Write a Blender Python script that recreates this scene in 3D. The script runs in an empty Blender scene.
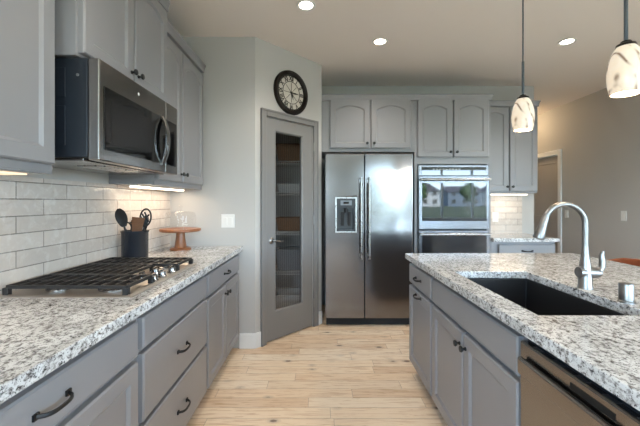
import bpy, bmesh, math, random
from mathutils import Vector, Matrix
C = bpy.context.scene
COL = C.collection
R = math.radians
random.seed(4)

# ------------------------------------------------------------------ camera, sky, sun, exposure
F = 340.0                      # focal length in pixels of the 640x426 frame
HC = 1.306                     # camera height
cam = bpy.data.cameras.new('camera')
cam.sensor_width = 36.0
cam.lens = F / 640 * 36
cam.shift_x = 1 / 640
cam.shift_y = -11 / 640
cam.clip_start = 0.05
cam.clip_end = 400
camo = bpy.data.objects.new('camera', cam)
COL.objects.link(camo)
camo.location = (0, 0, HC)
camo.rotation_euler = (R(90), 0, 0)
C.camera = camo

w = bpy.data.worlds.new('sky')
C.world = w
w.use_nodes = True
wn = w.node_tree
sky = wn.nodes.new('ShaderNodeTexSky')
sky.sky_type = 'HOSEK_WILKIE'
sky.turbidity = 2.4
sky.ground_albedo = 0.3
sky.sun_direction = (0.25, 0.75, 0.62)
wbg = wn.nodes['Background']
tc = wn.nodes.new('ShaderNodeTexCoord')
cn = wn.nodes.new('ShaderNodeTexNoise')          # broken bright cloud over the blue
cn.inputs['Scale'].default_value = 3.0
cn.inputs['Detail'].default_value = 5
wn.links.new(tc.outputs['Generated'], cn.inputs['Vector'])
cr = wn.nodes.new('ShaderNodeValToRGB')
cr.color_ramp.elements[0].position, cr.color_ramp.elements[0].color = 0.40, (0.0, 0.0, 0.0, 1)
cr.color_ramp.elements[1].position, cr.color_ramp.elements[1].color = 0.62, (0.28, 0.28, 0.28, 1)
wn.links.new(cn.outputs[0], cr.inputs[0])
cm = wn.nodes.new('ShaderNodeMix')
cm.data_type = 'RGBA'
wn.links.new(cr.outputs[0], cm.inputs[0])
wn.links.new(sky.outputs[0], cm.inputs[6])
cm.inputs[7].default_value = (0.155, 0.15, 0.145, 1)
wn.links.new(cm.outputs[2], wbg.inputs[0])
wbg.inputs[1].default_value = 54.0

sun = bpy.data.lights.new('sun', 'SUN')
sun.energy = 18.0
sun.angle = R(1.0)
sun.color = (1.0, 0.93, 0.84)
suno = bpy.data.objects.new('sun', sun)
COL.objects.link(suno)
suno.rotation_euler = (R(48), 0, R(160))

C.view_settings.view_transform = 'Standard'
C.view_settings.look = 'None'
C.view_settings.gamma = 1
C.view_settings.use_curve_mapping = False
C.view_settings.exposure = 1.15
C.cycles.use_denoising = True
C.cycles.max_bounces = 10
C.cycles.diffuse_bounces = 5
C.cycles.glossy_bounces = 4
C.cycles.transmission_bounces = 6
C.cycles.transparent_max_bounces = 12
C.cycles.sample_clamp_indirect = 6.0

DOWN_W = 15.0
PEND_W = 4.0
UNDER_W = 1.2
HALL_W = 4.5


# ------------------------------------------------------------------ materials
def lin(r, g, b):
    f = lambda c: c / 12.92 if c <= 0.04045 else ((c + 0.055) / 1.055) ** 2.4
    return (f(r / 255), f(g / 255), f(b / 255), 1)


class Mat:
    def __init__(s, name):
        s.m = bpy.data.materials.new(name)
        s.m.use_nodes = True
        s.t = s.m.node_tree
        s.b = s.t.nodes['Principled BSDF']
        s.out = s.t.nodes['Material Output']

    def n(s, typ, ins=None, **kw):
        o = s.t.nodes.new('ShaderNode' + typ)
        for k, v in kw.items():
            setattr(o, k, v)
        for k, v in (ins or {}).items():
            s.set(o.inputs[k], v)
        return o

    def set(s, sock, v):
        if hasattr(v, 'is_output'):
            s.t.links.new(v, sock)
        else:
            sock.default_value = v

    def math(s, op, a, b=None, c=None):
        o = s.n('Math', operation=op)
        s.set(o.inputs[0], a)
        if b is not None:
            s.set(o.inputs[1], b)
        if c is not None:
            s.set(o.inputs[2], c)
        return o.outputs[0]

    def mix(s, f, a, b, blend='MIX'):
        o = s.n('Mix', data_type='RGBA', blend_type=blend)
        s.set(o.inputs[0], f)
        s.set(o.inputs[6], a)
        s.set(o.inputs[7], b)
        return o.outputs[2]

    def ramp(s, f, stops, interp='LINEAR'):
        o = s.n('ValToRGB')
        e = o.color_ramp
        e.interpolation = interp
        while len(e.elements) < len(stops):
            e.elements.new(0.5)
        for el, (p, c) in zip(e.elements, stops):
            el.position = p
            el.color = c if len(c) == 4 else (*c, 1)
        s.set(o.inputs[0], f)
        return o.outputs[0]

    def coord(s, scale=(1, 1, 1), loc=(0, 0, 0), rot=(0, 0, 0)):
        tc = s.n('TexCoord')
        mp = s.n('Mapping', {'Scale': scale, 'Location': loc, 'Rotation': rot})
        s.t.links.new(tc.outputs['Object'], mp.inputs[0])
        return mp.outputs[0]

    def noise(s, vec, scale, detail=2, rough=0.5, dist=0.0):
        o = s.n('TexNoise', {'Vector': vec, 'Scale': scale, 'Detail': detail, 'Roughness': rough, 'Distortion': dist})
        return o.outputs[0]

    def bump(s, h, strength=0.2, dist=0.002):
        o = s.n('Bump', {'Strength': strength, 'Distance': dist, 'Height': h})
        s.t.links.new(o.outputs[0], s.b.inputs['Normal'])

    def p(s, **kw):
        names = dict(col='Base Color', rough='Roughness', metal='Metallic', spec='Specular IOR Level', ior='IOR',
                     em='Emission Color', es='Emission Strength', coat='Coat Weight', coatr='Coat Roughness',
                     trans='Transmission Weight', aniso='Anisotropic')
        for k, v in kw.items():
            s.set(s.b.inputs[names[k]], v)
        return s


def paint(name, col, rough=0.5, var=0.03, sc=3.0, bump=0.05, bsc=250):
    m = Mat(name)
    v = m.coord()
    n = m.noise(v, sc, 3)
    c2 = tuple(c * (1 - var * 2) for c in col[:3]) + (1,)
    m.p(col=m.mix(n, c2, col), rough=rough)
    if bump:
        m.bump(m.noise(v, bsc, 2), bump, 0.001)
    return m.m


def plain(name, col, rough=0.5, metal=0.0, **kw):
    m = Mat(name)
    n = m.noise(m.coord(), 40, 2)
    m.p(col=col, metal=metal, rough=m.math('MULTIPLY_ADD', n, 0.08, rough - 0.04), **kw)
    return m.m


def brushed(name, col, rough, stretch=(1, 1, 200), bump=0.05):
    m = Mat(name)
    n = m.noise(m.coord(scale=stretch), 6, 4, 0.6)
    m.p(col=m.mix(n, tuple(c * 0.9 for c in col[:3]) + (1,), col), metal=1.0, rough=m.math('MULTIPLY_ADD', n, 0.10, rough - 0.05))
    m.bump(n, bump, 0.0006)
    return m.m


def emis(name, col, strength):
    m = Mat(name)
    m.p(col=(0.8, 0.8, 0.8, 1), em=col, es=strength)
    return m.m


def clear(name, tint, gloss=0.06, rough=0.02):
    m = Mat(name)
    tr = m.n('BsdfTransparent', {'Color': tint})
    gl = m.n('BsdfGlossy', {'Color': (1, 1, 1, 1), 'Roughness': rough})
    fr = m.n('Fresnel', {'IOR': 1.45})
    mx = m.n('MixShader')
    ge = m.n('NewGeometry')
    m.set(mx.inputs[0], m.math('MULTIPLY', m.math('ADD', fr.outputs[0], gloss - 0.04), m.math('SUBTRACT', 1.0, ge.outputs['Backfacing'])))
    m.t.links.new(tr.outputs[0], mx.inputs[1])
    m.t.links.new(gl.outputs[0], mx.inputs[2])
    m.t.links.new(mx.outputs[0], m.out.inputs[0])
    return m.m


def granite():
    m = Mat('granite')
    v = m.coord(scale=(1.0, 0.72, 1.0), rot=(0, 0, R(25)))
    big = m.noise(v, 9, 3, 0.6)
    a = m.noise(v, 74, 5, 0.65, 0.4)
    b = m.noise(m.coord(loc=(3, 7, 1)), 150, 3, 0.6, 0.3)
    cloud = m.ramp(big, [(0.35, lin(198, 198, 197)), (0.6, lin(222, 223, 223))])
    a2 = m.math('ADD', a, m.math('MULTIPLY', m.math('SUBTRACT', big, 0.5), 0.10))
    g1 = m.ramp(a2, [(0.42, (1, 1, 1)), (0.53, (0, 0, 0))])
    grey = m.mix(m.noise(v, 14, 2), lin(142, 138, 135), lin(158, 157, 158))
    c = m.mix(g1, cloud, grey)
    g2 = m.ramp(b, [(0.365, (1, 1, 1)), (0.42, (0, 0, 0))])
    c = m.mix(g2, c, lin(84, 82, 82))
    g3 = m.ramp(a2, [(0.345, (1, 1, 1)), (0.405, (0, 0, 0))])
    c = m.mix(g3, c, lin(48, 47, 48))
    m.p(col=c, rough=0.13, spec=0.5)
    return m.m


def floor_mat():
    m = Mat('hickory_planks')
    tc = m.n('TexCoord')
    sx = m.n('SeparateXYZ')
    m.t.links.new(tc.outputs['Object'], sx.inputs[0])
    X, Y = sx.outputs[0], sx.outputs[1]
    W = 0.108
    yr = m.math('DIVIDE', Y, W)
    row = m.math('FLOOR', yr)
    wn1 = m.n('TexWhiteNoise', noise_dimensions='1D')
    m.set(wn1.inputs['W'], row)
    L = m.math('MULTIPLY_ADD', wn1.outputs[0], 0.55, 0.75)
    xo = m.math('ADD', m.math('DIVIDE', X, L), m.math('MULTIPLY', wn1.outputs[0], 37.3))
    cell = m.math('FLOOR', xo)
    cv = m.n('CombineXYZ', {0: cell, 1: row})
    wn2 = m.n('TexWhiteNoise', {'Vector': cv.outputs[0]}, noise_dimensions='3D')
    rnd = wn2.outputs[0]
    base = m.ramp(rnd, [(0.0, lin(226, 196, 164)), (0.25, lin(242, 216, 186)), (0.6, lin(248, 225, 197)),
                        (0.9, lin(250, 232, 209)), (1.0, lin(226, 194, 158))])
    # grain, shifted for every plank
    off = m.n('VectorMath', {0: tc.outputs['Object'], 1: wn2.outputs[1]}, operation='MULTIPLY_ADD')
    m.set(off.inputs[0], wn2.outputs[1])
    off.inputs[1].default_value = (13, 13, 13)
    m.set(off.inputs[2], tc.outputs['Object'])
    mp = m.n('Mapping', {'Vector': off.outputs[0], 'Scale': (1.6, 22, 1)})
    g = m.noise(mp.outputs[0], 3.2, 5, 0.6, 0.8)
    gr = m.ramp(g, [(0.28, lin(206, 168, 128)), (0.5, (1, 1, 1)), (0.8, (1, 1, 1))])
    c = m.mix(0.5, base, m.mix(1.0, base, gr, 'MULTIPLY'))
    heart = m.ramp(m.noise(m.n('Mapping', {'Vector': off.outputs[0], 'Scale': (0.7, 9, 1)}).outputs[0], 2.0, 2, 0.5, 1.2),
                   [(0.62, (0, 0, 0)), (0.74, (1, 1, 1))])
    c = m.mix(m.math('MULTIPLY', heart, 0.6), c, lin(176, 130, 92))
    mk = m.n('Mapping', {'Vector': tc.outputs['Object'], 'Scale': (4.6, 8.5, 1)})
    vo = m.n('TexVoronoi', {'Vector': mk.outputs[0], 'Scale': 1.0}, feature='F1')
    wob = m.math('ADD', vo.outputs[0], m.math('MULTIPLY', m.noise(tc.outputs['Object'], 60, 2), 0.06))
    kn = m.ramp(wob, [(0.115, (1, 1, 1)), (0.16, (0.3, 0.3, 0.3)), (0.28, (0, 0, 0))])
    pick = m.n('SeparateColor', {0: vo.outputs[1]}).outputs[0]
    kn = m.math('MULTIPLY', kn, m.math('GREATER_THAN', pick, 0.25))
    c = m.mix(m.math('MULTIPLY', kn, 0.85), c, lin(78, 50, 34))
    fy = m.math('FRACT', yr)
    ey = m.math('MINIMUM', fy, m.math('SUBTRACT', 1.0, fy))
    fx = m.math('FRACT', xo)
    ex = m.math('MULTIPLY', m.math('MINIMUM', fx, m.math('SUBTRACT', 1.0, fx)), L)
    seam = m.math('MAXIMUM', m.math('LESS_THAN', ey, 0.02), m.math('LESS_THAN', ex, 0.002))
    c = m.mix(m.math('MULTIPLY', seam, 0.45), c, lin(130, 96, 66))
    m.p(col=c, rough=m.math('MULTIPLY_ADD', g, 0.12, 0.22), spec=0.45)
    m.bump(m.math('SUBTRACT', 1.0, seam), 0.25, 0.001)
    return m.m


def tile_mat(axis, zoff, hoff):
    """glossy hand-made subway tile; axis 0: runs along X, 1: along Y"""
    m = Mat('subway_tile')
    tc = m.n('TexCoord')
    sx = m.n('SeparateXYZ')
    m.t.links.new(tc.outputs['Object'], sx.inputs[0])
    cv = m.n('CombineXYZ', {0: m.math('SUBTRACT', sx.outputs[axis], hoff), 1: m.math('SUBTRACT', sx.outputs[2], zoff)})
    br = m.n('TexBrick', {'Vector': cv.outputs[0], 'Color1': lin(208, 197, 187), 'Color2': lin(194, 183, 173), 'Mortar': lin(134, 127, 120),
                          'Scale': 1.0, 'Mortar Size': 0.0022, 'Mortar Smooth': 0.1, 'Bias': 0.0, 'Brick Width': 0.3, 'Row Height': 0.0762})
    br.offset = 0.5
    br.offset_frequency = 2
    cl = m.noise(tc.outputs['Object'], 22, 3, 0.6, 0.5)
    c = m.mix(m.math('MULTIPLY', m.ramp(cl, [(0.5, (0, 0, 0)), (0.8, (1, 1, 1))]), 0.5), br.outputs[0], lin(226, 222, 216))
    mort = br.outputs[1]
    m.p(col=c, rough=m.math('MULTIPLY_ADD', mort, 0.6, 0.10))
    h = m.math('SUBTRACT', m.math('MULTIPLY', m.noise(tc.outputs['Object'], 16, 2, 0.5, 0.6), 0.9), m.math('MULTIPLY', mort, 0.8))
    m.bump(h, 0.7, 0.007)
    return m.m


def wood(name, c1, c2, scale=(3, 3, 30), rough=0.4):
    m = Mat(name)
    g = m.noise(m.coord(scale=scale), 3, 4, 0.6, 1.0)
    m.p(col=m.mix(g, c1, c2), rough=rough)
    return m.m


def swirl_glass():
    m = Mat('alabaster_swirl_glass')
    v = m.coord(scale=(1, 1, 0.8), rot=(R(22), R(30), 0))
    wv = m.n('TexWave', {'Vector': v, 'Scale': 6.0, 'Distortion': 7.5, 'Detail': 1.0, 'Detail Scale': 1.6}, wave_type='BANDS')
    vein = m.ramp(wv.outputs[1], [(0.0, (1, 1, 1)), (0.14, (0.3, 0.3, 0.3)), (0.34, (0, 0, 0))])
    vein = m.math('MULTIPLY', vein, m.ramp(m.noise(m.coord(), 14, 2), [(0.36, (0, 0, 0)), (0.52, (1, 1, 1))]))
    soft = m.noise(v, 16, 3, 0.5, 1.0)
    c = m.mix(soft, lin(255, 226, 190), lin(255, 246, 232))
    c = m.mix(m.math('MULTIPLY', vein, 0.9), c, lin(122, 88, 64))
    m.p(col=m.mix(0.45, c, (0, 0, 0, 1)), rough=0.25, em=c, es=0.26)
    return m.m


M = {}
M['cab'] = paint('grey_cabinet_paint', lin(141, 140, 142), 0.36, 0.015, 2, 0.02)
M['wall'] = paint('greige_wall_paint', lin(186, 183, 179), 0.7, 0.012, 2, 0.06)
M['ceil'] = paint('ceiling_paint', lin(236, 227, 218), 0.8, 0.012, 2, 0.08)
M['trim'] = paint('white_trim_paint', lin(232, 232, 230), 0.4, 0.01, 2, 0.0)
M['doorgrey'] = paint('grey_door_paint', lin(127, 125, 124), 0.4, 0.015, 2, 0.02)
M['halldoor'] = paint('hall_door_paint', lin(176, 170, 164), 0.45, 0.015, 2, 0.02)
M['granite'] = granite()
M['floor'] = floor_mat()
M['tile_l'] = tile_mat(1, 0.938 - 0.0762, 1.489 + 0.15)
M['tile_b'] = tile_mat(0, 0.938 - 0.0762, 2.07)
M['steel'] = brushed('stainless_steel', lin(136, 134, 135), 0.16, (1, 1, 160), 0.003)
M['steel_oven'] = brushed('stainless_steel_oven', lin(116, 118, 122), 0.24, (160, 160, 1), 0.02)
M['steel_tray'] = brushed('stainless_cooktop', lin(206, 196, 186), 0.40, (160, 1, 1), 0.01)
M['steel_h'] = brushed('stainless_steel_fine', lin(152, 149, 147), 0.22, (160, 160, 1), 0.02)
M['nickel'] = brushed('brushed_nickel', lin(150, 148, 146), 0.36, (1, 1, 120), 0.02)
M['chrome'] = plain('bright_steel', lin(176, 175, 174), 0.28, 1.0)
M['iron'] = plain('black_cast_iron', lin(34, 32, 32), 0.5)
M['black'] = plain('black_metal', lin(20, 19, 19), 0.5)
M['bronze'] = plain('oil_rubbed_bronze', lin(42, 36, 32), 0.35, 0.6)
M['plastic'] = plain('dark_plastic', lin(40, 42, 46), 0.4)
M['dkblue'] = plain('dark_painted_steel', lin(29, 35, 43), 0.42)
M['blackglass'] = plain('black_glass', lin(10, 10, 11), 0.05, 0.0, spec=0.7)
M['ovenglass'] = plain('mirror_oven_glass', lin(12, 13, 15), 0.03, 0.0, ior=1.62, spec=0.5)
M['mwwin'] = plain('smoked_window', lin(26, 26, 28), 0.15)
M['rod'] = plain('slate_grey_metal', lin(84, 90, 96), 0.4, 0.3)
M['sink'] = plain('black_granite_composite', lin(30, 30, 32), 0.42)
M['white'] = plain('white_plastic', lin(226, 224, 220), 0.35)
M['screen'] = plain('grey_display', lin(120, 126, 132), 0.2)
M['hole'] = plain('dark_slot', lin(14, 14, 14), 0.6)
M['crock'] = plain('black_glazed_ceramic', lin(36, 38, 44), 0.2)
M['nylon'] = plain('black_nylon', lin(28, 28, 30), 0.4)
M['walnut'] = wood('walnut_utensil', lin(92, 58, 36), lin(134, 90, 60))
M['acacia'] = wood('acacia_wood', lin(112, 66, 40), lin(160, 104, 66), (8, 8, 3), 0.35)
M['stoolwood'] = wood('chestnut_stool_wood', lin(118, 58, 30), lin(164, 88, 48), (3, 3, 20), 0.35)
M['clearglass'] = clear('clear_glass', (0.98, 0.98, 0.98, 1), 0.02)
M['windowglass'] = clear('window_glass', (0.96, 0.97, 0.97, 1), 0.05)
M['shade'] = swirl_glass()
M['lens'] = emis('downlight_lens', (1.0, 0.9, 0.76, 1), 9.0)
M['underglow'] = emis('undercabinet_lens', (1.0, 0.82, 0.62, 1), 2.2)
M['underwarm'] = emis('warm_lens', (1.0, 0.66, 0.36, 1), 0.45)
M['dome'] = emis('hall_light_glass', (1.0, 0.78, 0.5, 1), 3.0)
M['wicker'] = wood('wicker', lin(104, 72, 46), lin(158, 116, 78), (30, 30, 90), 0.7)
M['bin'] = plain('white_storage_bin', lin(206, 206, 204), 0.5)
M['carton'] = plain('grey_carton', lin(140, 142, 146), 0.6)
M['clockface'] = paint('aged_clock_face', lin(214, 206, 194), 0.6, 0.10, 20, 0.0)
M['lawn'] = paint('lawn_grass', lin(88, 98, 66), 0.9, 0.2, 0.4, 0.0)
M['leaf'] = paint('tree_leaves', lin(66, 92, 46), 0.8, 0.3, 3, 0.0)
M['bark'] = paint('tree_bark', lin(90, 76, 62), 0.9, 0.2, 6, 0.0)
M['side1'] = paint('pale_siding', lin(200, 202, 204), 0.7, 0.03, 2, 0.0)
M['side2'] = paint('blue_grey_siding', lin(126, 140, 156), 0.7, 0.03, 2, 0.0)
M['shingle'] = paint('roof_shingle', lin(96, 96, 102), 0.8, 0.1, 4, 0.0)


def reeded():
    m = Mat('reeded_glass')
    v = m.coord()
    wv = m.n('TexWave', {'Vector': v, 'Scale': 13.0, 'Distortion': 0.0}, wave_type='BANDS', bands_direction='X')
    tint = m.ramp(wv.outputs[1], [(0.1, (0.80, 0.80, 0.81)), (0.8, (0.96, 0.96, 0.96))])
    tr = m.n('BsdfTransparent', {'Color': tint})
    bp = m.n('Bump', {'Strength': 0.15, 'Distance': 0.002, 'Height': wv.outputs[1]})
    gl = m.n('BsdfGlossy', {'Color': (1, 1, 1, 1), 'Roughness': 0.12, 'Normal': bp.outputs[0]})
    mx = m.n('MixShader', {0: 0.02})
    m.t.links.new(tr.outputs[0], mx.inputs[1])
    m.t.links.new(gl.outputs[0], mx.inputs[2])
    m.t.links.new(mx.outputs[0], m.out.inputs[0])
    return m.m


M['reeded'] = reeded()

# ------------------------------------------------------------------ mesh helpers
MW = {}                        # object -> world matrix, kept by hand


def mat_of(o):
    return MW.get(o.name, Matrix.Identity(4)) if o is not None else Matrix.Identity(4)


class MB:
    def __init__(s):
        s.bm = bmesh.new()

    def face(s, vs):
        try:
            return s.bm.faces.new(vs)
        except ValueError:
            return None

    def box(s, x0, x1, y0, y1, z0, z1):
        v = [s.bm.verts.new(p) for p in ((x0, y0, z0), (x1, y0, z0), (x1, y1, z0), (x0, y1, z0),
                                         (x0, y0, z1), (x1, y0, z1), (x1, y1, z1), (x0, y1, z1))]
        for f in ((0, 3, 2, 1), (4, 5, 6, 7), (0, 1, 5, 4), (1, 2, 6, 5), (2, 3, 7, 6), (3, 0, 4, 7)):
            s.face([v[i] for i in f])
        return s

    def obox(s, c, d, up, L, W, T):
        """box centred at c, length L along d, width W along up x d, thickness T along up"""
        d = Vector(d).normalized()
        u = Vector(up)
        u = (u - d * u.dot(d)).normalized()
        q = u.cross(d)
        c = Vector(c)
        v = []
        for k in (-1, 1):
            for a, b in ((-1, -1), (1, -1), (1, 1), (-1, 1)):
                v.append(s.bm.verts.new(c + d * a * L / 2 + q * b * W / 2 + u * k * T / 2))
        for f in ((0, 3, 2, 1), (4, 5, 6, 7), (0, 1, 5, 4), (1, 2, 6, 5), (2, 3, 7, 6), (3, 0, 4, 7)):
            s.face([v[i] for i in f])
        return s

    def loft(s, rings, closed=True, cap0=True, cap1=True):
        V = [[s.bm.verts.new(p) for p in r] for r in rings]
        n = len(V[0])
        for a, b in zip(V, V[1:]):
            for i in range(n if closed else n - 1):
                j = (i + 1) % n
                s.face((a[i], a[j], b[j], b[i]))
        if cap0:
            s.face(V[0][::-1])
        if cap1:
            s.face(V[-1])
        return s

    def lathe(s, prof, c=(0, 0, 0), axis=(0, 0, 1), n=28, cap0=True, cap1=True, sx=1.0):
        ax = Vector(axis).normalized()
        t = Vector((1, 0, 0)) if abs(ax.x) < 0.9 else Vector((0, 1, 0))
        u = (t - ax * t.dot(ax)).normalized()
        q = ax.cross(u)
        c = Vector(c)
        rings = []
        for r, h in prof:
            rings.append([c + ax * h + (u * math.cos(2 * math.pi * i / n) * sx + q * math.sin(2 * math.pi * i / n)) * max(r, 1e-4) for i in range(n)])
        return s.loft(rings, True, cap0, cap1)

    def cyl(s, c, r, h, axis=(0, 0, 1), n=24):
        return s.lathe([(r, 0), (r, h)], c, axis, n)

    def tube(s, pts, r, n=10, flat=1.0, up=(0, 0, 1)):
        pts = [Vector(p) for p in pts]
        rs = r if isinstance(r, (list, tuple)) else [r] * len(pts)
        rings = []
        q = None
        for i, p in enumerate(pts):
            d = (pts[min(i + 1, len(pts) - 1)] - pts[max(i - 1, 0)]).normalized()
            if q is None:
                t = Vector(up)
                if abs(t.dot(d)) > 0.95:
                    t = Vector((0, 1, 0)) if abs(d.y) < 0.9 else Vector((1, 0, 0))
                u = (t - d * t.dot(d)).normalized()
            else:
                u = (q - d * q.dot(d)).normalized()
            q = u
            k = d.cross(u)
            rings.append([p + (u * math.cos(2 * math.pi * j / n) * flat + k * math.sin(2 * math.pi * j / n)) * rs[i] for j in range(n)])
        return s.loft(rings)

    def prism(s, poly, h0, h1, place):
        """poly: list of (a,b); place(a,b,h) -> point"""
        return s.loft([[place(a, b, h0) for a, b in poly], [place(a, b, h1) for a, b in poly]])

    def sphere(s, c, r, sc=(1, 1, 1), n=16):
        m = Matrix.Translation(c) @ Matrix.Diagonal((*[r * k for k in sc], 1))
        bmesh.ops.create_uvsphere(s.bm, u_segments=n, v_segments=n // 2, radius=1, matrix=m)
        return s

    def build(s, name, mat, parent=None, world=False, bevel=0.0, seg=2, smooth=False, loc=None, rotz=0.0, angle=35):
        bmesh.ops.recalc_face_normals(s.bm, faces=s.bm.faces)
        if world and parent is not None:
            s.bm.transform(mat_of(parent).inverted())
        me = bpy.data.meshes.new(name)
        s.bm.to_mesh(me)
        s.bm.free()
        me.materials.append(M[mat] if isinstance(mat, str) else mat)
        o = bpy.data.objects.new(name, me)
        COL.objects.link(o)
        if parent is not None:
            o.parent = parent
            MW[o.name] = mat_of(parent)
        if loc is not None:
            o.location = loc
            o.rotation_euler = (0, 0, rotz)
            MW[o.name] = Matrix.Translation(loc) @ Matrix.Rotation(rotz, 4, 'Z')
        if bevel:
            b = o.modifiers.new('bevel', 'BEVEL')
            b.width = bevel
            b.segments = seg
            b.limit_method = 'ANGLE'
            b.angle_limit = R(30)
            b.harden_normals = False
        if smooth:
            for p in me.polygons:
                p.use_smooth = True
            me.set_sharp_from_angle(angle=R(angle))
        return o


def tag(o, label, cat, group=None, kind=None):
    o['label'] = label
    o['category'] = cat
    if group:
        o['group'] = group
    if kind:
        o['kind'] = kind
    return o


def thing(name, label, cat, loc, rotz=0.0, group=None):
    o = bpy.data.objects.new(name, None)
    COL.objects.link(o)
    o.empty_display_size = 0.05
    o.location = loc
    o.rotation_euler = (0, 0, rotz)
    MW[o.name] = Matrix.Translation(loc) @ Matrix.Rotation(rotz, 4, 'Z')
    return tag(o, label, cat, group)


def struct(o):
    o['kind'] = 'structure'
    return o


def lamp(name, typ, loc, energy, col, parent=None, rot=(0, 0, 0), **kw):
    l = bpy.data.lights.new(name, typ)
    l.energy = energy
    l.color = col
    for k, v in kw.items():
        setattr(l, k, v)
    o = bpy.data.objects.new(name, l)
    COL.objects.link(o)
    o.rotation_euler = rot
    if parent is not None:
        o.parent = parent
        o.location = mat_of(parent).inverted() @ Vector(loc)
    else:
        o.location = loc
    return o


# ------------------------------------------------------------------ the setting
ZC = 2.78
XL = -1.336
YS = 3.035                      # the wall with the double switch
YB = 4.32                       # back wall
XR = 3.71                       # hall wall with the door
YW = -3.4                       # window wall behind the camera
XE = 6.1
A = Vector((-0.57, YS, 0))      # angled pantry wall runs from A to B
B = Vector((0.027, 3.66, 0))
PANG = math.atan2(B.y - A.y, B.x - A.x)
PL = (B - A).length


def boxes(name, mat, *bs, bevel=0.0):
    m = MB()
    for b in bs:
        m.box(*b)
    return m.build(name, mat, bevel=bevel)


struct(boxes('floor', 'floor', (XL - 0.1, XE + 0.1, YW - 0.1, 7.3, -0.1, 0)))
struct(boxes('ceiling', 'ceil', (XL - 0.1, XE + 0.1, YW - 0.1, 7.3, ZC, ZC + 0.12)))
LW0, LW1 = -2.7, -1.2  # unseen left-wall window, added to throw daylight on the island fronts
struct(boxes('wall_left', 'wall', (XL - 0.1, XL, YW, LW0, 0, ZC), (XL - 0.1, XL, LW1, YB + 0.1, 0, ZC), (XL - 0.1, XL, LW0, LW1, 0, 0.75), (XL - 0.1, XL, LW0, LW1, 2.38, ZC)))
wf = MB()
for q in ((LW0, LW1, 0.75, 0.805), (LW0, LW1, 2.325, 2.38), (LW0, LW0 + 0.055, 0.805, 2.325), (LW1 - 0.055, LW1, 0.805, 2.325), (-1.98, -1.925, 0.805, 2.325)):
    wf.box(XL - 0.09, XL - 0.02, q[0], q[1], q[2], q[3])
fr = struct(wf.build('window_5', 'trim'))
MB().box(XL - 0.06, XL - 0.055, LW0 + 0.055, LW1 - 0.055, 0.805, 2.325).build('pane', 'windowglass', fr)
pl = lamp('window_daylight_portal', 'AREA', (XL - 0.005, (LW0 + LW1) / 2, 1.565), 1, (1, 1, 1), None, (R(90), 0, R(-90)), shape='RECTANGLE', size=LW1 - LW0, size_y=1.63)
pl.data.cycles.is_portal = True
struct(boxes('wall_back', 'wall', (XL, 2.73, YB, YB + 0.1, 0, ZC)))
struct(boxes('wall_hall', 'wall', (2.63, 2.73, YB + 0.1, 7.2, 0, ZC)))
struct(boxes('wall_end', 'wall', (2.63, XR + 0.1, 7.2, 7.3, 0, ZC)))
struct(boxes('wall_right', 'wall', (XR, XR + 0.1, 2.2, 5.262, 0, ZC), (XR, XR + 0.1, 6.03, 7.2, 0, ZC), (XR, XR + 0.1, 5.262, 6.03, 2.045, ZC)))
struct(boxes('wall_corner', 'wall', (XR, XE, 2.1, 2.2, 0, ZC)))
RW0, RW1 = -2.6, 0.2  # unseen window added for cool side light on the left cabinets
struct(boxes('wall_far_right', 'wall', (XE, XE + 0.1, YW, RW0, 0, ZC), (XE, XE + 0.1, RW1, 2.2, 0, ZC), (XE, XE + 0.1, RW0, RW1, 0, 0.75), (XE, XE + 0.1, RW0, RW1, 2.38, ZC)))
wf = MB()
for q in ((RW0, RW1, 0.75, 0.805), (RW0, RW1, 2.325, 2.38), (RW0, RW0 + 0.055, 0.805, 2.325), (RW1 - 0.055, RW1, 0.805, 2.325), (-1.23, -1.175, 0.805, 2.325)):
    wf.box(XE + 0.02, XE + 0.09, q[0], q[1], q[2], q[3])
fr = struct(wf.build('window_4', 'trim'))
MB().box(XE + 0.055, XE + 0.06, RW0 + 0.055, RW1 - 0.055, 0.805, 2.325).build('pane', 'windowglass', fr)
pl = lamp('window_daylight_portal', 'AREA', (XE + 0.005, (RW0 + RW1) / 2, 1.565), 1, (1, 1, 1), None, (R(90), 0, R(90)), shape='RECTANGLE', size=RW1 - RW0, size_y=1.63)
pl.data.cycles.is_portal = True
struct(boxes('wall_switch', 'wall', (XL, A.x, YS, YS + 0.1, 0, ZC)))
# the wall behind the camera with its windows; the leftmost is added to light the island
WINS = [(-1.15, -0.15), (1.45, 2.65), (2.95, 5.85)]
WZ0, WZ1 = 0.75, 2.38
bs = []
xs = [XL] + [v for wv in WINS for v in wv] + [XE]
for a, b in zip(xs[0::2], xs[1::2]):
    bs.append((a, b, YW - 0.1, YW, 0, ZC))
for a, b in WINS:
    bs += [(a, b, YW - 0.1, YW, 0, WZ0), (a, b, YW - 0.1, YW, WZ1, ZC)]
struct(boxes('wall_windows', 'wall', *bs))
for i, (a, b) in enumerate(WINS):
    wf = MB()
    t = 0.055
    for q in ((a, b, WZ0, WZ0 + t), (a, b, WZ1 - t, WZ1), (a, a + t, WZ0 + t, WZ1 - t), (b - t, b, WZ0 + t, WZ1 - t)):
        wf.box(q[0], q[1], YW - 0.09, YW - 0.02, q[2], q[3])
    n = 2 if b - a > 1.5 else 0
    for k in range(1, n + 1):
        x = a + (b - a) * k / (n + 1)
        wf.box(x - t / 2, x + t / 2, YW - 0.09, YW - 0.02, WZ0 + t, WZ1 - t)
    fr = struct(wf.build('window_%d' % (i + 1), 'trim'))
    MB().box(a + t, b - t, YW - 0.06, YW - 0.055, WZ0 + t, WZ1 - t).build('pane', 'windowglass', fr)
    pl = lamp('window_daylight_portal', 'AREA', ((a + b) / 2, YW - 0.005, (WZ0 + WZ1) / 2), 1, (1, 1, 1), None, (R(90), 0, 0),
              shape='RECTANGLE', size=b - a, size_y=WZ1 - WZ0)
    pl.data.cycles.is_portal = True

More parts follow.
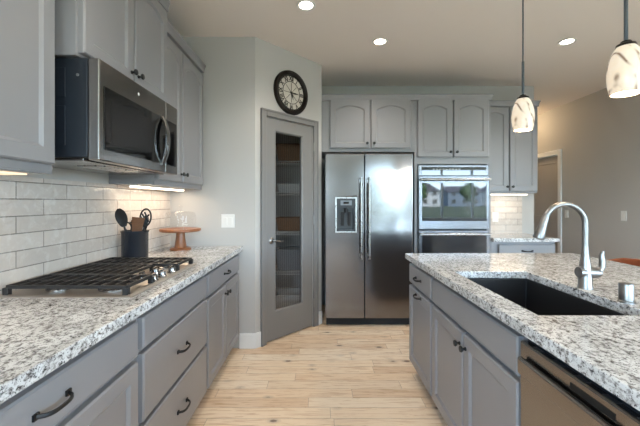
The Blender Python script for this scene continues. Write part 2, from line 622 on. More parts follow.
# angled pantry wall, built in its own frame: x along the wall, y into the pantry
S0, S1, DZ = 0.118, 0.734, 2.097


def pw(name, mat, *bs, parent=None, bevel=0.0):
    m = MB()
    for b in bs:
        m.box(*b)
    return m.build(name, mat, parent, bevel=bevel, loc=None if parent else A, rotz=PANG)


struct(pw('wall_pantry', 'wall', (0, S0, 0.0, 0.1, 0, ZC), (S1, PL, 0.0, 0.1, 0, ZC), (S0, S1, 0.0, 0.1, DZ, ZC)))
struct(boxes('wall_pantry_side', 'wall', (B.x - 0.09, B.x, B.y + 0.005, YB, 0, ZC)))
cw = 0.062
struct(pw('trim_1', 'doorgrey', (S0 - cw, S0, -0.018, 0, 0, DZ + cw), (S1, S1 + cw, -0.018, 0, 0, DZ + cw), (S0, S1, -0.018, 0, DZ, DZ + cw),
          (S0 - cw, S0 - cw + 0.02, -0.026, -0.018, 0, DZ + cw), (S1 + cw - 0.02, S1 + cw, -0.026, -0.018, 0, DZ + cw),
          (S0 - cw + 0.02, S1 + cw - 0.02, -0.026, -0.018, DZ + cw - 0.02, DZ + cw), bevel=0.004))
g0, g1, gz0, gz1 = 0.232, 0.590, 0.272, 1.978
dm = MB()
d0, d1 = S0 + 0.004, S1 - 0.004
dt = DZ - 0.004
pts_o = [(d0, 0.012), (d1, 0.012), (d1, dt), (d0, dt)]
pts_i = [(g0, gz0), (g1, gz0), (g1, gz1), (g0, gz1)]
pts_p = [(g0 + 0.012, gz0 + 0.012), (g1 - 0.012, gz0 + 0.012), (g1 - 0.012, gz1 - 0.012), (g0 + 0.012, gz1 - 0.012)]
lo = [[(x, 0.037, z) for x, z in pts_p], [(x, 0.037, z) for x, z in pts_o], [(x, 0.002, z) for x, z in pts_o],
      [(x, 0.002, z) for x, z in pts_i], [(x, 0.012, z) for x, z in pts_p], [(x, 0.037, z) for x, z in pts_p]]
dm.loft(lo, True, False, False)
bmesh.ops.remove_doubles(dm.bm, verts=dm.bm.verts, dist=1e-5)
door = struct(dm.build('door_1', 'doorgrey', None, bevel=0.002, loc=A, rotz=PANG))
MB().box(g0 + 0.012, g1 - 0.012, 0.018, 0.024, gz0 + 0.012, gz1 - 0.012).build('glass_pane', 'reeded', door)
hm = MB()
hs, hz = 0.183, 0.945
hm.lathe([(0.030, 0), (0.030, 0.006), (0.024, 0.012), (0.011, 0.016), (0.010, 0.045), (0.0, 0.047)], (hs, 0.002, hz), (0, -1, 0), 24)
hm.tube([(hs, -0.04, hz), (hs + 0.025, -0.043, hz + 0.002), (hs + 0.055, -0.043, hz - 0.004), (hs + 0.085, -0.043, hz - 0.012), (hs + 0.108, -0.04, hz - 0.004)],
        [0.0095, 0.009, 0.008, 0.007, 0.006], 10)
hm.build('door_handle', 'nickel', door, smooth=True)
for hz in (0.25, 1.12, 1.88):
    MB().cyl((S1 + 0.0, -0.012, hz - 0.045), 0.007, 0.09).build('hinge', 'nickel', door, smooth=True)


def base(name, *bs, rot=None):
    if rot is None:
        o = boxes(name, 'trim', *bs, bevel=0.004)
    else:
        m = MB()
        for b in bs:
            m.box(*b)
        o = m.build(name, 'trim', bevel=0.004, loc=A, rotz=PANG)
    return struct(o)


base('baseboard_switch', (-0.71, A.x + 0.005, YS - 0.014, YS, 0, 0.125), (-0.71, A.x + 0.005, YS - 0.010, YS, 0.125, 0.138))
base('baseboard_pantry', (0.0, S0 - cw, -0.014, 0, 0, 0.138), (S1 + cw, PL, -0.014, 0, 0, 0.138), rot=1)
base('baseboard_right', (XR - 0.014, XR, 2.2, 5.19, 0, 0.138), (XR - 0.014, XR, 6.10, 7.2, 0, 0.138))
base('baseboard_end', (2.73, XR - 0.014, 7.186, 7.2, 0, 0.138))
base('baseboard_hall', (2.73, 2.744, YB + 0.1, 7.186, 0, 0.138))
# hall door and casing
struct(boxes('trim_2', 'trim', (XR - 0.02, XR, 5.19, 5.262, 0, 2.117), (XR - 0.02, XR, 6.03, 6.10, 0, 2.117), (XR - 0.02, XR, 5.262, 6.03, 2.045, 2.117), bevel=0.004))
hd = MB()
hd.box(XR + 0.045, XR + 0.08, 5.266, 6.026, 0.008, 2.04)
for za, zb in ((0.008, 0.2), (0.95, 1.08), (1.92, 2.04)):
    hd.box(XR + 0.037, XR + 0.045, 5.386, 5.906, za, zb)
for ya, yb in ((5.266, 5.386), (5.906, 6.026)):
    hd.box(XR + 0.037, XR + 0.045, ya, yb, 0.008, 2.04)
hdo = struct(hd.build('door_2', 'halldoor', bevel=0.004))
MB().lathe([(0.026, 0), (0.026, 0.006), (0.012, 0.012), (0.012, 0.03), (0.028, 0.045), (0.028, 0.055), (0.0, 0.066)], (XR + 0.037, 5.95, 0.95), (-1, 0, 0)).build('door_knob', 'nickel', hdo, smooth=True)
# tiles
struct(boxes('wall_tile_left', 'tile_l', (XL, XL + 0.009, 0.3, YS - 0.001, 0.9145, 1.42)))
struct(boxes('wall_tile_back', 'tile_b', (1.892, 2.575, YB - 0.009, YB, 0.9145, 1.41)))


# ------------------------------------------------------------------ cabinets
def panel_front(x0, x1, z0, z1, arch=False, fw=0.058, slab=False, t=0.026):
    m = MB()
    v = m.bm.verts.new
    if slab:
        c = 0.007
        m.loft([[(x0, 0, z0), (x1, 0, z0), (x1, 0, z1), (x0, 0, z1)],
                [(x0, -t + 0.005, z0), (x1, -t + 0.005, z0), (x1, -t + 0.005, z1), (x0, -t + 0.005, z1)],
                [(x0 + c, -t, z0 + c), (x1 - c, -t, z0 + c), (x1 - c, -t, z1 - c), (x0 + c, -t, z1 - c)]])
        return m
    ix0, ix1, iz0, iz1 = x0 + fw, x1 - fw, z0 + fw, z1 - fw
    top = []
    if arch:
        rise = min(0.05, (ix1 - ix0) * 0.16)
        n = 12
        for i in range(n + 1):
            u = i / n
            top.append((ix1 + (ix0 - ix1) * u, iz1 - rise + rise * math.sin(math.pi * u) ** 0.8))
    else:
        top = [(ix1, iz1), (ix0, iz1)]
    inner = [(ix0, iz0), (ix1, iz0)] + top
    cx, cz = (ix0 + ix1) / 2, (iz0 + iz1) / 2
    b = 0.012
    kx, kz = 1 - 2 * b / (ix1 - ix0), 1 - 2 * b / (iz1 - iz0)
    pan = [((x - cx) * kx + cx, (z - cz) * kz + cz) for x, z in inner]
    outer = [(x0, z0), (x1, z0), (x1, z1), (x0, z1)]
    Ob = [v((x, 0, z)) for x, z in outer]
    e = 0.006
    Os = [v((x, -t + e, z)) for x, z in outer]
    Of = [v((x + (e if x == x0 else -e), -t, z + (e if z == z0 else -e))) for x, z in outer]
    If = [v((x, -t, z)) for x, z in inner]
    Pf = [v((x, -t + 0.010, z)) for x, z in pan]
    m.face(Ob)
    for i in range(4):
        j = (i + 1) % 4
        m.face((Ob[i], Ob[j], Os[j], Os[i]))
        m.face((Os[i], Os[j], Of[j], Of[i]))
    m.face((Of[0], Of[1], If[1], If[0]))
    m.face((Of[1], Of[2], If[2], If[1]))
    m.face((Of[3], Of[0], If[0], If[-1]))
    m.face([Of[2], Of[3]] + If[:1:-1])
    k = len(If)
    for i in range(k):
        j = (i + 1) % k
        m.face((If[i], If[j], Pf[j], Pf[i]))
    m.face(Pf)
    return m


def pull(cx, cz, parent, L=0.11, t=0.026):
    m = MB()
    h = L / 2
    for s in (-1, 1):
        m.box(cx + s * h - 0.009, cx + s * h + 0.009, -t - 0.006, -t, cz - 0.008, cz + 0.008)
    pts = []
    for i in range(13):
        u = -1 + 2 * i / 12
        pts.append((cx + u * h, -t - 0.004 - 0.026 * (1 - u ** 4) ** 0.7, cz - 0.004 * (1 - u * u)))
    m.tube(pts, 0.0062, 8, 0.65, (0, 1, 0))
    return m.build('pull', 'black', parent, smooth=True)


def knob(cx, cz, parent, t=0.026):
    return MB().lathe([(0.009, 0), (0.009, 0.003), (0.006, 0.006), (0.0055, 0.014), (0.013, 0.018), (0.0155, 0.023), (0.013, 0.028), (0.0, 0.030)],
                      (cx, -t, cz), (0, -1, 0), 18).build('knob', 'black', parent, smooth=True)


def cabinet(name, label, loc, rotz, w, d, z0, z1, fronts, toe=0.0, hollow=False, crown=None, rail=False, group=None, sides=(1, 1)):
    r = thing(name, label, 'cabinet', loc, rotz, group)
    m = MB()
    if hollow:
        m.box(0, w, 0, 0.02, z0, z1)
        m.box(0, 0.016, 0.02, d, z0, 0.6)
        m.box(w - 0.016, w, 0.02, d, z0, 0.6)
        m.box(0.016, w - 0.016, d - 0.012, d, z0, z1)
        m.box(0.016, w - 0.016, 0.02, d - 0.012, z0, z0 + 0.018)
    else:
        m.box(0, w, 0, d, z0, z1)
    m.build('body', 'cab', r, bevel=0.0015)
    if toe:
        MB().box(0.002, w - 0.002, toe, d - 0.01, 0, z0).build('toe_kick', 'cab', r)
    if rail:
        MB().box(0, w, 0.0, 0.02, z0 - 0.006, z0).build('light_rail', 'cab', r, bevel=0.002)
    if crown:
        a, b = (0.0 if sides[0] == 0 else 1.0), (0.0 if sides[1] == 0 else 1.0)
        c = MB()
        prof = [(0.0, z1 - 0.025), (-0.024, z1 - 0.025), (-0.025, z1), (-0.030, z1 + 0.018), (-0.037, z1 + 0.030), (-0.037, z1 + 0.042), (0.0, z1 + 0.042)]
        c.loft([[(-a * max(0, -y - 0.02), y, z) for y, z in prof], [(w + b * max(0, -y - 0.02), y, z) for y, z in prof]])
        c.build('crown', 'cab', r)
    for f in fronts:
        kind, x0, x1, fz0, fz1 = f[:5]
        hw = f[5] if len(f) > 5 else None
        if kind == 'drawer':
            o = panel_front(x0, x1, fz0, fz1, slab=True).build('drawer', 'cab', r)
        elif kind == 'false':
            o = panel_front(x0, x1, fz0, fz1, slab=True).build('front_panel', 'cab', r)
        else:
            o = panel_front(x0, x1, fz0, fz1, arch=(kind == 'arch')).build('door', 'cab', r)
        if hw == 'pull':
            pull((x0 + x1) / 2, (fz0 + fz1) / 2, o)
        elif hw:
            knob(hw[0], hw[1], o)
    return r


RL, RI = R(90), R(-90)
GB = 'grey base cabinets'
zt, zc0 = 0.873, 0.10
# left run
cabinet('base_cabinet', 'grey base cabinet nearest on the left: one wide drawer over two doors', (-0.73, 0.445, 0), RL, 0.904, 0.595, zc0, zt,
        [('drawer', 0.02, 0.884, 0.705, 0.842, 'pull'), ('door', 0.02, 0.445, 0.112, 0.682, (0.415, 0.63)), ('door', 0.459, 0.884, 0.112, 0.682, (0.489, 0.63))], 0.07)
cabinet('base_cabinet', 'grey cabinet under the gas cooktop: blank panel above two deep drawers', (-0.73, 1.351, 0), RL, 0.80, 0.595, zc0, zt,
        [('false', 0.014, 0.786, 0.715, 0.842), ('drawer', 0.014, 0.786, 0.420, 0.696, 'pull'), ('drawer', 0.014, 0.786, 0.112, 0.400, 'pull')], 0.07)
cabinet('base_cabinet', 'grey base cabinet below the wooden cake stand, at the far end of the left counter', (-0.73, 2.153, 0), RL, 0.866, 0.595, zc0, zt,
        [('drawer', 0.014, 0.840, 0.705, 0.842, 'pull'), ('door', 0.014, 0.420, 0.112, 0.682, (0.392, 0.62)), ('door', 0.434, 0.840, 0.112, 0.682, (0.462, 0.62))], 0.07)
# left uppers
zu0, zu1 = 1.42, 2.452
cabinet('wall_cabinet', 'grey wall cabinet nearest at the upper left, cut by the picture edge', (-1.047, 0.444, 0), RL, 0.892, 0.285, zu0, zu1,
        [('arch', 0.015, 0.443, 1.452, 2.42, (0.415, 1.51)), ('arch', 0.457, 0.876, 1.452, 2.42, (0.485, 1.51))], rail=True, crown=1, sides=(1, 0))
cabinet('wall_cabinet', 'short deep grey wall cabinet directly above the microwave', (-0.977, 1.366, 0), RL, 0.784, 0.355, 1.898, 2.53,
        [('arch', 0.012, 0.386, 1.912, 2.50, (0.360, 1.965)), ('arch', 0.398, 0.772, 1.912, 2.50, (0.424, 1.965))], crown=1, sides=(0, 0))
cabinet('wall_cabinet', 'grey wall cabinet right of the microwave, above the cake stand', (-1.042, 2.153, 0), RL, 0.866, 0.290, zu0, 2.476,
        [('arch', 0.012, 0.378, 1.452, 2.42, (0.350, 1.51)), ('arch', 0.392, 0.835, 1.452, 2.42, (0.420, 1.51))], rail=True, crown=1, sides=(0, 0))
# back wall
YC = 3.73
cabinet('wall_cabinet', 'grey two-door cabinet with arched panels above the refrigerator', (0.030, YC, 0), 0, 1.014, 0.585, 1.855, zu1 - 0.012,
        [('arch', 0.090, 0.526, 1.893, 2.420, (0.494, 1.945)), ('arch', 0.538, 0.972, 1.893, 2.420, (0.570, 1.945))], crown=1, sides=(0, 0))
oc = thing('oven_cabinet', 'tall grey cabinet with two arched doors above the built-in oven', 'cabinet', (1.046, YC, 0), 0)
zu1 -= 0.012
OW = 0.838
om = MB()
om.box(0, OW, 0, 0.585, 1.722, zu1)
om.box(0, 0.034, 0, 0.585, 0.0, 1.722)
om.box(OW - 0.034, OW, 0, 0.585, 0.0, 1.722)
om.box(0.034, OW - 0.034, 0, 0.585, 0.1, 0.30)
om.build('body', 'cab', oc, bevel=0.0015)
c = MB()
prof = [(0.0, zu1 - 0.025), (-0.024, zu1 - 0.025), (-0.025, zu1), (-0.030, zu1 + 0.018), (-0.037, zu1 + 0.030), (-0.037, zu1 + 0.042), (0.0, zu1 + 0.042)]
c.loft([[(0, y, z) for y, z in prof], [(OW + max(0, -y - 0.02), y, z) for y, z in prof]])
c.build('crown', 'cab', oc)
zu1 += 0.012
for x0, x1, kx in ((0.030, 0.412, 0.384), (0.426, 0.808, 0.454)):
    o = panel_front(x0, x1, 1.797, 2.420, arch=True).build('door', 'cab', oc)
    knob(kx, 1.85, o)
o = panel_front(0.03, OW - 0.03, 0.115, 0.29, slab=True).build('drawer', 'cab', oc)
pull(OW / 2, 0.2, o)
cabinet('wall_cabinet', 'narrow grey wall cabinet to the right of the oven, above the small counter', (1.890, 4.01, 0), 0, 0.685, 0.30, 1.41, zu1,
        [('arch', 0.015, 0.338, 1.432, 2.42, (0.312, 1.485)), ('arch', 0.350, 0.675, 1.432, 2.42, (0.376, 1.485))], crown=1, sides=(0, 1))
cabinet('base_cabinet', 'grey base cabinet right of the oven, under the small tiled counter', (1.887, YC, 0), 0, 0.70, 0.58, zc0, zt,
        [('drawer', 0.075, 0.690, 0.705, 0.842, 'pull'), ('door', 0.075, 0.375, 0.112, 0.682, (0.348, 0.62)), ('door', 0.388, 0.690, 0.112, 0.682, (0.416, 0.62))], 0.07)
# island
cabinet('base_cabinet', 'grey island cabinet at the far end, narrow drawer over one door', (0.71, 2.588, 0), RI, 0.510, 0.60, zc0, zt,
        [('drawer', 0.006, 0.500, 0.705, 0.842, 'pull'), ('door', 0.006, 0.500, 0.112, 0.682)], 0.07)
isl = bpy.data.objects['base_cabinet.004'] if 'base_cabinet.004' in bpy.data.objects else None
if isl is not None:
    pull(0.253, 0.655, [c for c in isl.children if c.name.startswith('door')][0], 0.11)
cabinet('base_cabinet', 'grey island cabinet under the black sink, two doors with round knobs', (0.71, 2.076, 0), RI, 0.914, 0.60, zc0, zt,
        [('false', 0.012, 0.902, 0.705, 0.842), ('door', 0.012, 0.450, 0.112, 0.682, (0.424, 0.62)), ('door', 0.462, 0.902, 0.112, 0.682, (0.490, 0.62))], 0.07, hollow=True)
cabinet('base_cabinet', 'grey island end cabinet on the near side of the dishwasher', (0.71, 0.548, 0), RI, 0.74, 0.60, zc0, zt,
        [('drawer', 0.012, 0.728, 0.705, 0.842, 'pull'), ('door', 0.012, 0.362, 0.112, 0.682, (0.336, 0.62)), ('door', 0.376, 0.728, 0.112, 0.682, (0.404, 0.62))], 0.07)
tag(boxes('island_back', 'cab', (1.314, 1.60, -0.19, 2.588, 0, 0.873), bevel=0.003), 'grey panelled back of the island under the counter overhang', 'island panel')


# ------------------------------------------------------------------ stone worktops
def rect_ring(name, label, o, h, z0, z1):
    m = MB()
    v = m.bm.verts.new
    rects = []
    for z in (z0, z1):
        rects.append([[v((x, y, z)) for x, y in ((r[0], r[2]), (r[1], r[2]), (r[1], r[3]), (r[0], r[3]))] for r in (o, h)])
    for i in range(4):
        j = (i + 1) % 4
        m.face((rects[1][0][i], rects[1][0][j], rects[1][1][j], rects[1][1][i]))
        m.face((rects[0][0][i], rects[0][0][j], rects[0][1][j], rects[0][1][i]))
        m.face((rects[0][0][i], rects[0][0][j], rects[1][0][j], rects[1][0][i]))
        m.face((rects[0][1][i], rects[0][1][j], rects[1][1][j], rects[1][1][i]))
    return tag(m.build(name, 'granite', bevel=0.004), label, 'countertop')


CT0, CT1 = 0.8745, 0.914
tag(boxes('countertop', 'granite', (XL + 0.001, -0.677, 0.40, YS - 0.001, CT0, CT1), bevel=0.004), 'speckled white granite countertop along the left wall under the cooktop', 'countertop')
tag(boxes('countertop', 'granite', (1.887, 2.60, 3.67, YB - 0.001, CT0, CT1), bevel=0.004), 'small granite countertop by the back wall, right of the oven', 'countertop')
rect_ring('countertop', 'large speckled granite island countertop around the black sink', (0.66, 1.95, -0.22, 2.613), (0.76, 1.17, 1.18, 1.92), CT0, CT1)

# ------------------------------------------------------------------ sink, faucet, air gap
sk = thing('sink', 'black undermount sink set into the island countertop', 'sink', (0.965, 1.55, 0.66))
m = MB()
rr = lambda x0, x1, y0, y1, z: [(x0, y0, z), (x1, y0, z), (x1, y1, z), (x0, y1, z)]
m.loft([rr(0.745, 1.185, 1.166, 1.934, 0.66), rr(0.745, 1.185, 1.166, 1.934, 0.8735), rr(0.757, 1.173, 1.178, 1.922, 0.8735),
        rr(0.763, 1.167, 1.184, 1.916, 0.672)])
m.build('basin', 'sink', sk, True, bevel=0.006)
MB().lathe([(0.05, 0), (0.05, 0.003), (0.036, 0.003), (0.034, -0.0005), (0, -0.0005)], (0.965, 1.55, 0.6725)).build('drain', 'nickel', sk, True, smooth=True)

fx, fy, fz = 1.213, 1.55, CT1
fa = thing('faucet', 'tall brushed nickel gooseneck faucet behind the island sink', 'faucet', (fx, fy, fz))
m = MB()
m.lathe([(0.030, 0.0005), (0.030, 0.004), (0.0275, 0.010), (0.0265, 0.06), (0.025, 0.075), (0.022, 0.105), (0.0175, 0.135), (0.0145, 0.16), (0.013, 0.19)], (fx, fy, fz), n=32)
m.build('body', 'nickel', fa, True, smooth=True)
cx, cz, ar = 1.120, 1.203, 0.093
pts = [(fx, fy, fz + 0.185), (fx, fy, 1.15)]
for i in range(19):
    th = R(161 * i / 18)
    pts.append((cx + ar * math.cos(th), fy, cz + ar * math.sin(th)))
MB().tube(pts, 0.0125, 16, 1, (0, 1, 0)).build('neck', 'nickel', fa, True, smooth=True)
th = R(161)
p0 = Vector((cx + ar * math.cos(th), fy, cz + ar * math.sin(th)))
dr = Vector((-math.sin(th), 0, math.cos(th)))
MB().lathe([(0.0135, -0.004), (0.0145, 0.0), (0.016, 0.03), (0.021, 0.07), (0.0235, 0.095), (0.022, 0.100), (0.019, 0.100), (0.017, 0.094), (0, 0.094)], p0, dr, 28).build('spray_head', 'nickel', fa, True, smooth=True)
m = MB()
m.lathe([(0.0, -0.033), (0.024, -0.031), (0.026, 0.0), (0.0255, 0.03), (0.022, 0.052), (0.016, 0.068), (0, 0.072)], (fx, fy, 0.985), (1, 0, -0.05), 24)
m.tube([(fx + 0.045, fy, 0.984), (fx + 0.066, fy, 0.992), (fx + 0.078, fy, 1.012), (fx + 0.078, fy, 1.040), (fx + 0.074, fy, 1.062), (fx + 0.080, fy, 1.082)],
       [0.013, 0.014, 0.0135, 0.0125, 0.011, 0.007], 12, 1, (0, 1, 0))
m.build('handle', 'nickel', fa, True, smooth=True)
ag = thing('air_gap_cap', 'short brushed steel cylinder cap on the island, right of the faucet', 'sink fitting', (1.204, 1.333, CT1))
MB().lathe([(0.027, 0.0005), (0.027, 0.005), (0.0235, 0.008), (0.0235, 0.068), (0.0215, 0.073), (0, 0.0745)], (1.204, 1.333, CT1), n=28).build('cap', 'nickel', ag, True, smooth=True)

# ------------------------------------------------------------------ dishwasher (faces -X)
dw = thing('dishwasher', 'stainless steel dishwasher built into the island below the countertop', 'dishwasher', (0.71, 1.157, 0), RI)
DWW = 0.604
MB().box(0.004, DWW - 0.004, 0.0, 0.57, 0.10, 0.862).build('tub', 'dkblue', dw)
MB().box(0.004, DWW - 0.004, 0.06, 0.56, 0.0, 0.10).build('toe_kick', 'hole', dw)
MB().box(0.003, DWW - 0.003, -0.028, -0.001, 0.115, 0.838).build('door', 'steel_h', dw, bevel=0.006, seg=3)
m = MB()
for x in (0.045, DWW - 0.045):
    m.box(x - 0.018, x + 0.018, -0.042, -0.028, 0.750, 0.786)
sec = [(-0.036, 0.736), (-0.048, 0.738), (-0.050, 0.742), (-0.050, 0.788), (-0.047, 0.793), (-0.036, 0.794)]
m.loft([[(0.025, y, z) for y, z in sec], [(DWW - 0.025, y, z) for y, z in sec]])
m.build('handle', 'steel_h', dw, bevel=0.003)
MB().box(0.235, 0.375, -0.0295, -0.027, 0.800, 0.818).build('vent_slot', 'hole', dw)
for i in range(6):
    MB().box(0.06 + i * 0.09, 0.10 + i * 0.09, -0.022, -0.008, 0.838, 0.8395).build('control_key', 'plastic', dw)

# ------------------------------------------------------------------ gas cooktop
ck = thing('gas_cooktop', 'stainless gas cooktop with black iron grates on the left counter', 'cooktop', (-1.02, 1.758, CT1))
m = MB()
x0, x1, y0, y1 = -1.315, -0.765, 1.386, 2.130
m.loft([rr(x0, x1, y0, y1, 0.9145), rr(x0, x1, y0, y1, 0.919), rr(x0 + 0.012, x1 - 0.012, y0 + 0.012, y1 - 0.012, 0.926),
        rr(x0 + 0.03, x1 - 0.03, y0 + 0.03, y1 - 0.03, 0.921)])
m.build('tray', 'steel_tray', ck, True)


def grate(gx0, gx1, gy0, gy1, nb):
    m = MB()
    zt_, zb_ = 0.962, 0.948
    r = 0.006
    for y in (gy0, gy1):
        m.box(gx0, gx1, y - r, y + r, zb_, zt_)
    for x in (gx0, gx1):
        m.box(x - r, x + r, gy0, gy1, zb_, zt_)
    for i in range(1, nb + 1):
        x = gx0 + (gx1 - gx0) * i / (nb + 1)
        m.box(x - 0.0045, x + 0.0045, gy0, gy1, zb_ + 0.001, zt_ + 0.001)
    y = (gy0 + gy1) / 2
    m.box(gx0, gx1, y - 0.005, y + 0.005, zb_, zt_ - 0.002)
    for x in (gx0, gx1):
        for y in (gy0, gy1):
            m.box(x - 0.012, x + 0.012, y - 0.010, y + 0.010, 0.922, zb_ + 0.004)
    return m.build('grate', 'iron', ck, True, bevel=0.0015)


grate(-1.288, -0.796, 1.404, 1.612, 9)
grate(-1.288, -0.925, 1.630, 1.886, 7)
grate(-1.288, -0.796, 1.904, 2.112, 9)
for bx, by, br_ in ((-1.15, 1.511, 0.036), (-0.91, 1.511, 0.045), (-1.09, 1.758, 0.055), (-1.15, 2.005, 0.040), (-0.91, 2.005, 0.033)):
    MB().lathe([(br_ + 0.016, 0), (br_ + 0.016, 0.006), (br_ + 0.004, 0.010), (br_ + 0.004, 0.013)], (bx, by, 0.9205)).build('burner_ring', 'steel_h', ck, True, smooth=True)
    MB().lathe([(br_, 0), (br_, 0.006), (br_ - 0.006, 0.010), (0, 0.011)], (bx, by, 0.9335)).build('burner_cap', 'iron', ck, True, smooth=True)
for kx, ky in ((-0.805, 1.655), (-0.880, 1.690), (-0.812, 1.758), (-0.880, 1.826), (-0.805, 1.861)):
    k = MB().lathe([(0.024, 0), (0.0235, 0.006), (0.019, 0.010), (0.0175, 0.026), (0.0155, 0.030), (0, 0.031)], (kx, ky, 0.9205), n=20)
    k.box(kx - 0.004, kx + 0.004, ky - 0.02, ky + 0.02, 0.945, 0.958)
    k.build('knob', 'steel_h', ck, True, smooth=True)

# ------------------------------------------------------------------ microwave (faces +X)
mw = thing('microwave', 'stainless over-the-range microwave with black glass door above the cooktop', 'microwave', (-0.937, 1.377, 1.476), RL)
MWW = 0.762
MB().box(0, MWW, 0.001, 0.395, 0.012, 0.413).build('case', 'dkblue', mw, bevel=0.003)
m = MB()
m.box(0.02, 0.05, 0.05, 0.17, 0.02, 0.03)
mo = MB()
mo.box(-0.0025, 0.0, 0.09, 0.30, 0.255, 0.375)
mo.box(-0.0025, 0.0, 0.09, 0.30, 0.06, 0.22)
mo.build('side_panel', 'dkblue', mw, bevel=0.002)
MB().lathe([(0.006, 0), (0.006, 0.002), (0, 0.0025)], (-0.0005, 0.04, 0.345), (-1, 0, 0), 12).build('screw', 'chrome', mw)
m.bm.free()
MB().box(0.02, MWW - 0.02, 0.03, 0.38, 0.0, 0.012).build('underside', 'steel_h', mw, bevel=0.002)
MB().box(0.22, 0.54, 0.08, 0.2, -0.003, 0.0).build('grease_filter', 'chrome', mw)
# steel front: door and control side
SP = 0.600
MB().box(0.0, SP - 0.001, -0.047, 0.0, 0.0, 0.414).build('door', 'steel_h', mw, bevel=0.005)
MB().box(SP + 0.001, MWW, -0.047, 0.0, 0.0, 0.414).build('control_side', 'steel_h', mw, bevel=0.005)
dg = MB().box(0.030, SP - 0.012, -0.050, -0.0465, 0.048, 0.310).build('door_glass', 'blackglass', mw, bevel=0.001)
MB().box(0.075, 0.40, -0.0508, -0.0495, 0.078, 0.265).build('window', 'mwwin', dg)
MB().box(SP + 0.002, MWW - 0.022, -0.050, -0.0465, 0.048, 0.310).build('control_glass', 'blackglass', mw, bevel=0.001)
m = MB()
hx = SP - 0.050
rings = []
for i in range(17):
    u = -1 + 2 * i / 16
    y = -0.056 - 0.032 * (1 - abs(u) ** 2.4)
    wd = 0.015 + 0.006 * (1 - u * u)
    z = 0.180 + u * 0.138
    rings.append([(hx - wd, y + 0.012, z), (hx - wd, y + 0.003, z), (hx - wd * 0.5, y, z), (hx + wd * 0.5, y, z), (hx + wd, y + 0.003, z), (hx + wd, y + 0.012, z)])
m.loft(rings)
m.box(hx - 0.014, hx + 0.014, -0.058, -0.0465, 0.040, 0.062)
m.box(hx - 0.014, hx + 0.014, -0.058, -0.0465, 0.298, 0.320)
m.build('handle', 'steel_h', mw, smooth=True, angle=50)
MB().lathe([(0.0075, 0), (0.0075, 0.0015), (0, 0.002)], (0.30, -0.0465, 0.362), (0, -1, 0), 20).build('round_badge', 'white', mw)

# ------------------------------------------------------------------ refrigerator
FY = 3.555
fr = thing('refrigerator', 'stainless side-by-side refrigerator with ice and water dispenser', 'refrigerator', (0.526, FY, 0))
fx0, fx1, fs = 0.069, 0.982, 0.476
MB().box(0.078, 0.973, FY + 0.075, 4.30, 0.03, 1.80).build('case', 'dkblue', fr, True, bevel=0.004)
MB().box(0.078, 0.973, FY + 0.06, FY + 0.12, 0.005, 0.085).build('base_grille', 'hole', fr, True)
# left door with a recess for the dispenser
dx0, dx1, dz0, dz1 = 0.170, 0.396, 0.985, 1.358
m = MB()
oz0, oz1 = 0.09, 1.815
O = [(fx0, oz0), (fs - 0.005, oz0), (fs - 0.005, oz1), (fx0, oz1)]
I = [(dx0, dz0), (dx1, dz0), (dx1, dz1), (dx0, dz1)]
m.loft([[(x, FY + 0.07, z) for x, z in O], [(x, FY, z) for x, z in O], [(x, FY, z) for x, z in I], [(x, FY + 0.055, z) for x, z in I]], True, True, True)
ld = m.build('freezer_door', 'steel', fr, True, bevel=0.007, seg=3)
rd = MB().box(fs + 0.005, fx1, FY, FY + 0.07, oz0, oz1).build('fresh_food_door', 'steel', fr, True, bevel=0.007, seg=3)
for x, par in ((0.435, ld), (0.519, rd)):
    m = MB()
    for z in (0.755, 1.525):
        m.box(x - 0.011, x + 0.011, FY - 0.045, FY, z - 0.018, z + 0.018)
    m.tube([(x, FY - 0.055, 0.715), (x, FY - 0.057, 0.9), (x, FY - 0.057, 1.36), (x, FY - 0.055, 1.562)], 0.0155, 12, 0.8, (1, 0, 0))
    m.build('handle', 'chrome', par, True, smooth=True)
dp = MB()
sx0, sx1, sz0, sz1 = dx0 + 0.001, dx1 - 0.001, dz0 + 0.001, dz1 - 0.001
b = 0.014
dp.loft([[(sx0, FY + 0.004, sz0), (sx1, FY + 0.004, sz0), (sx1, FY + 0.004, sz1), (sx0, FY + 0.004, sz1)],
         [(sx0, FY - 0.006, sz0), (sx1, FY - 0.006, sz0), (sx1, FY - 0.006, sz1), (sx0, FY - 0.006, sz1)],
         [(sx0 + b, FY - 0.006, sz0 + b), (sx1 - b, FY - 0.006, sz0 + b), (sx1 - b, FY - 0.006, sz1 - b), (sx0 + b, FY - 0.006, sz1 - b)],
         [(sx0 + b, FY + 0.004, sz0 + b), (sx1 - b, FY + 0.004, sz0 + b), (sx1 - b, FY + 0.004, sz1 - b), (sx0 + b, FY + 0.004, sz1 - b)]], True, False, False)
dpo = dp.build('dispenser', 'chrome', ld, True)
m = MB()
m.box(sx0 + b, sx1 - b, FY + 0.046, FY + 0.053, sz0 + b, sz1 - b)
m.box(sx0 + b, sx1 - b, FY - 0.003, FY + 0.046, 1.245, sz1 - b)
m.box(sx0 + b, sx0 + b + 0.012, FY, FY + 0.046, sz0 + b, 1.245)
m.box(sx1 - b - 0.012, sx1 - b, FY, FY + 0.046, sz0 + b, 1.245)
m.box(sx0 + b, sx1 - b, FY, FY + 0.046, sz0 + b, sz0 + b + 0.012)
m.build('niche', 'plastic', ld, True)
MB().box(0.225, 0.342, FY - 0.005, FY - 0.003, 1.272, 1.322).build('display', 'screen', ld, True)
MB().box(0.255, 0.312, FY - 0.0062, FY - 0.005, 1.286, 1.308).build('display_window', 'blackglass', ld, True)
m = MB()
for x in (0.247, 0.318):
    m.obox((x, FY + 0.026, 1.13), (0, -0.15, 1), (0, 1, 0), 0.15, 0.034, 0.006)
m.lathe([(0.018, 0), (0.022, 0.05)], (0.283, FY + 0.02, 1.195))
m.build('paddles', 'black', ld, True)

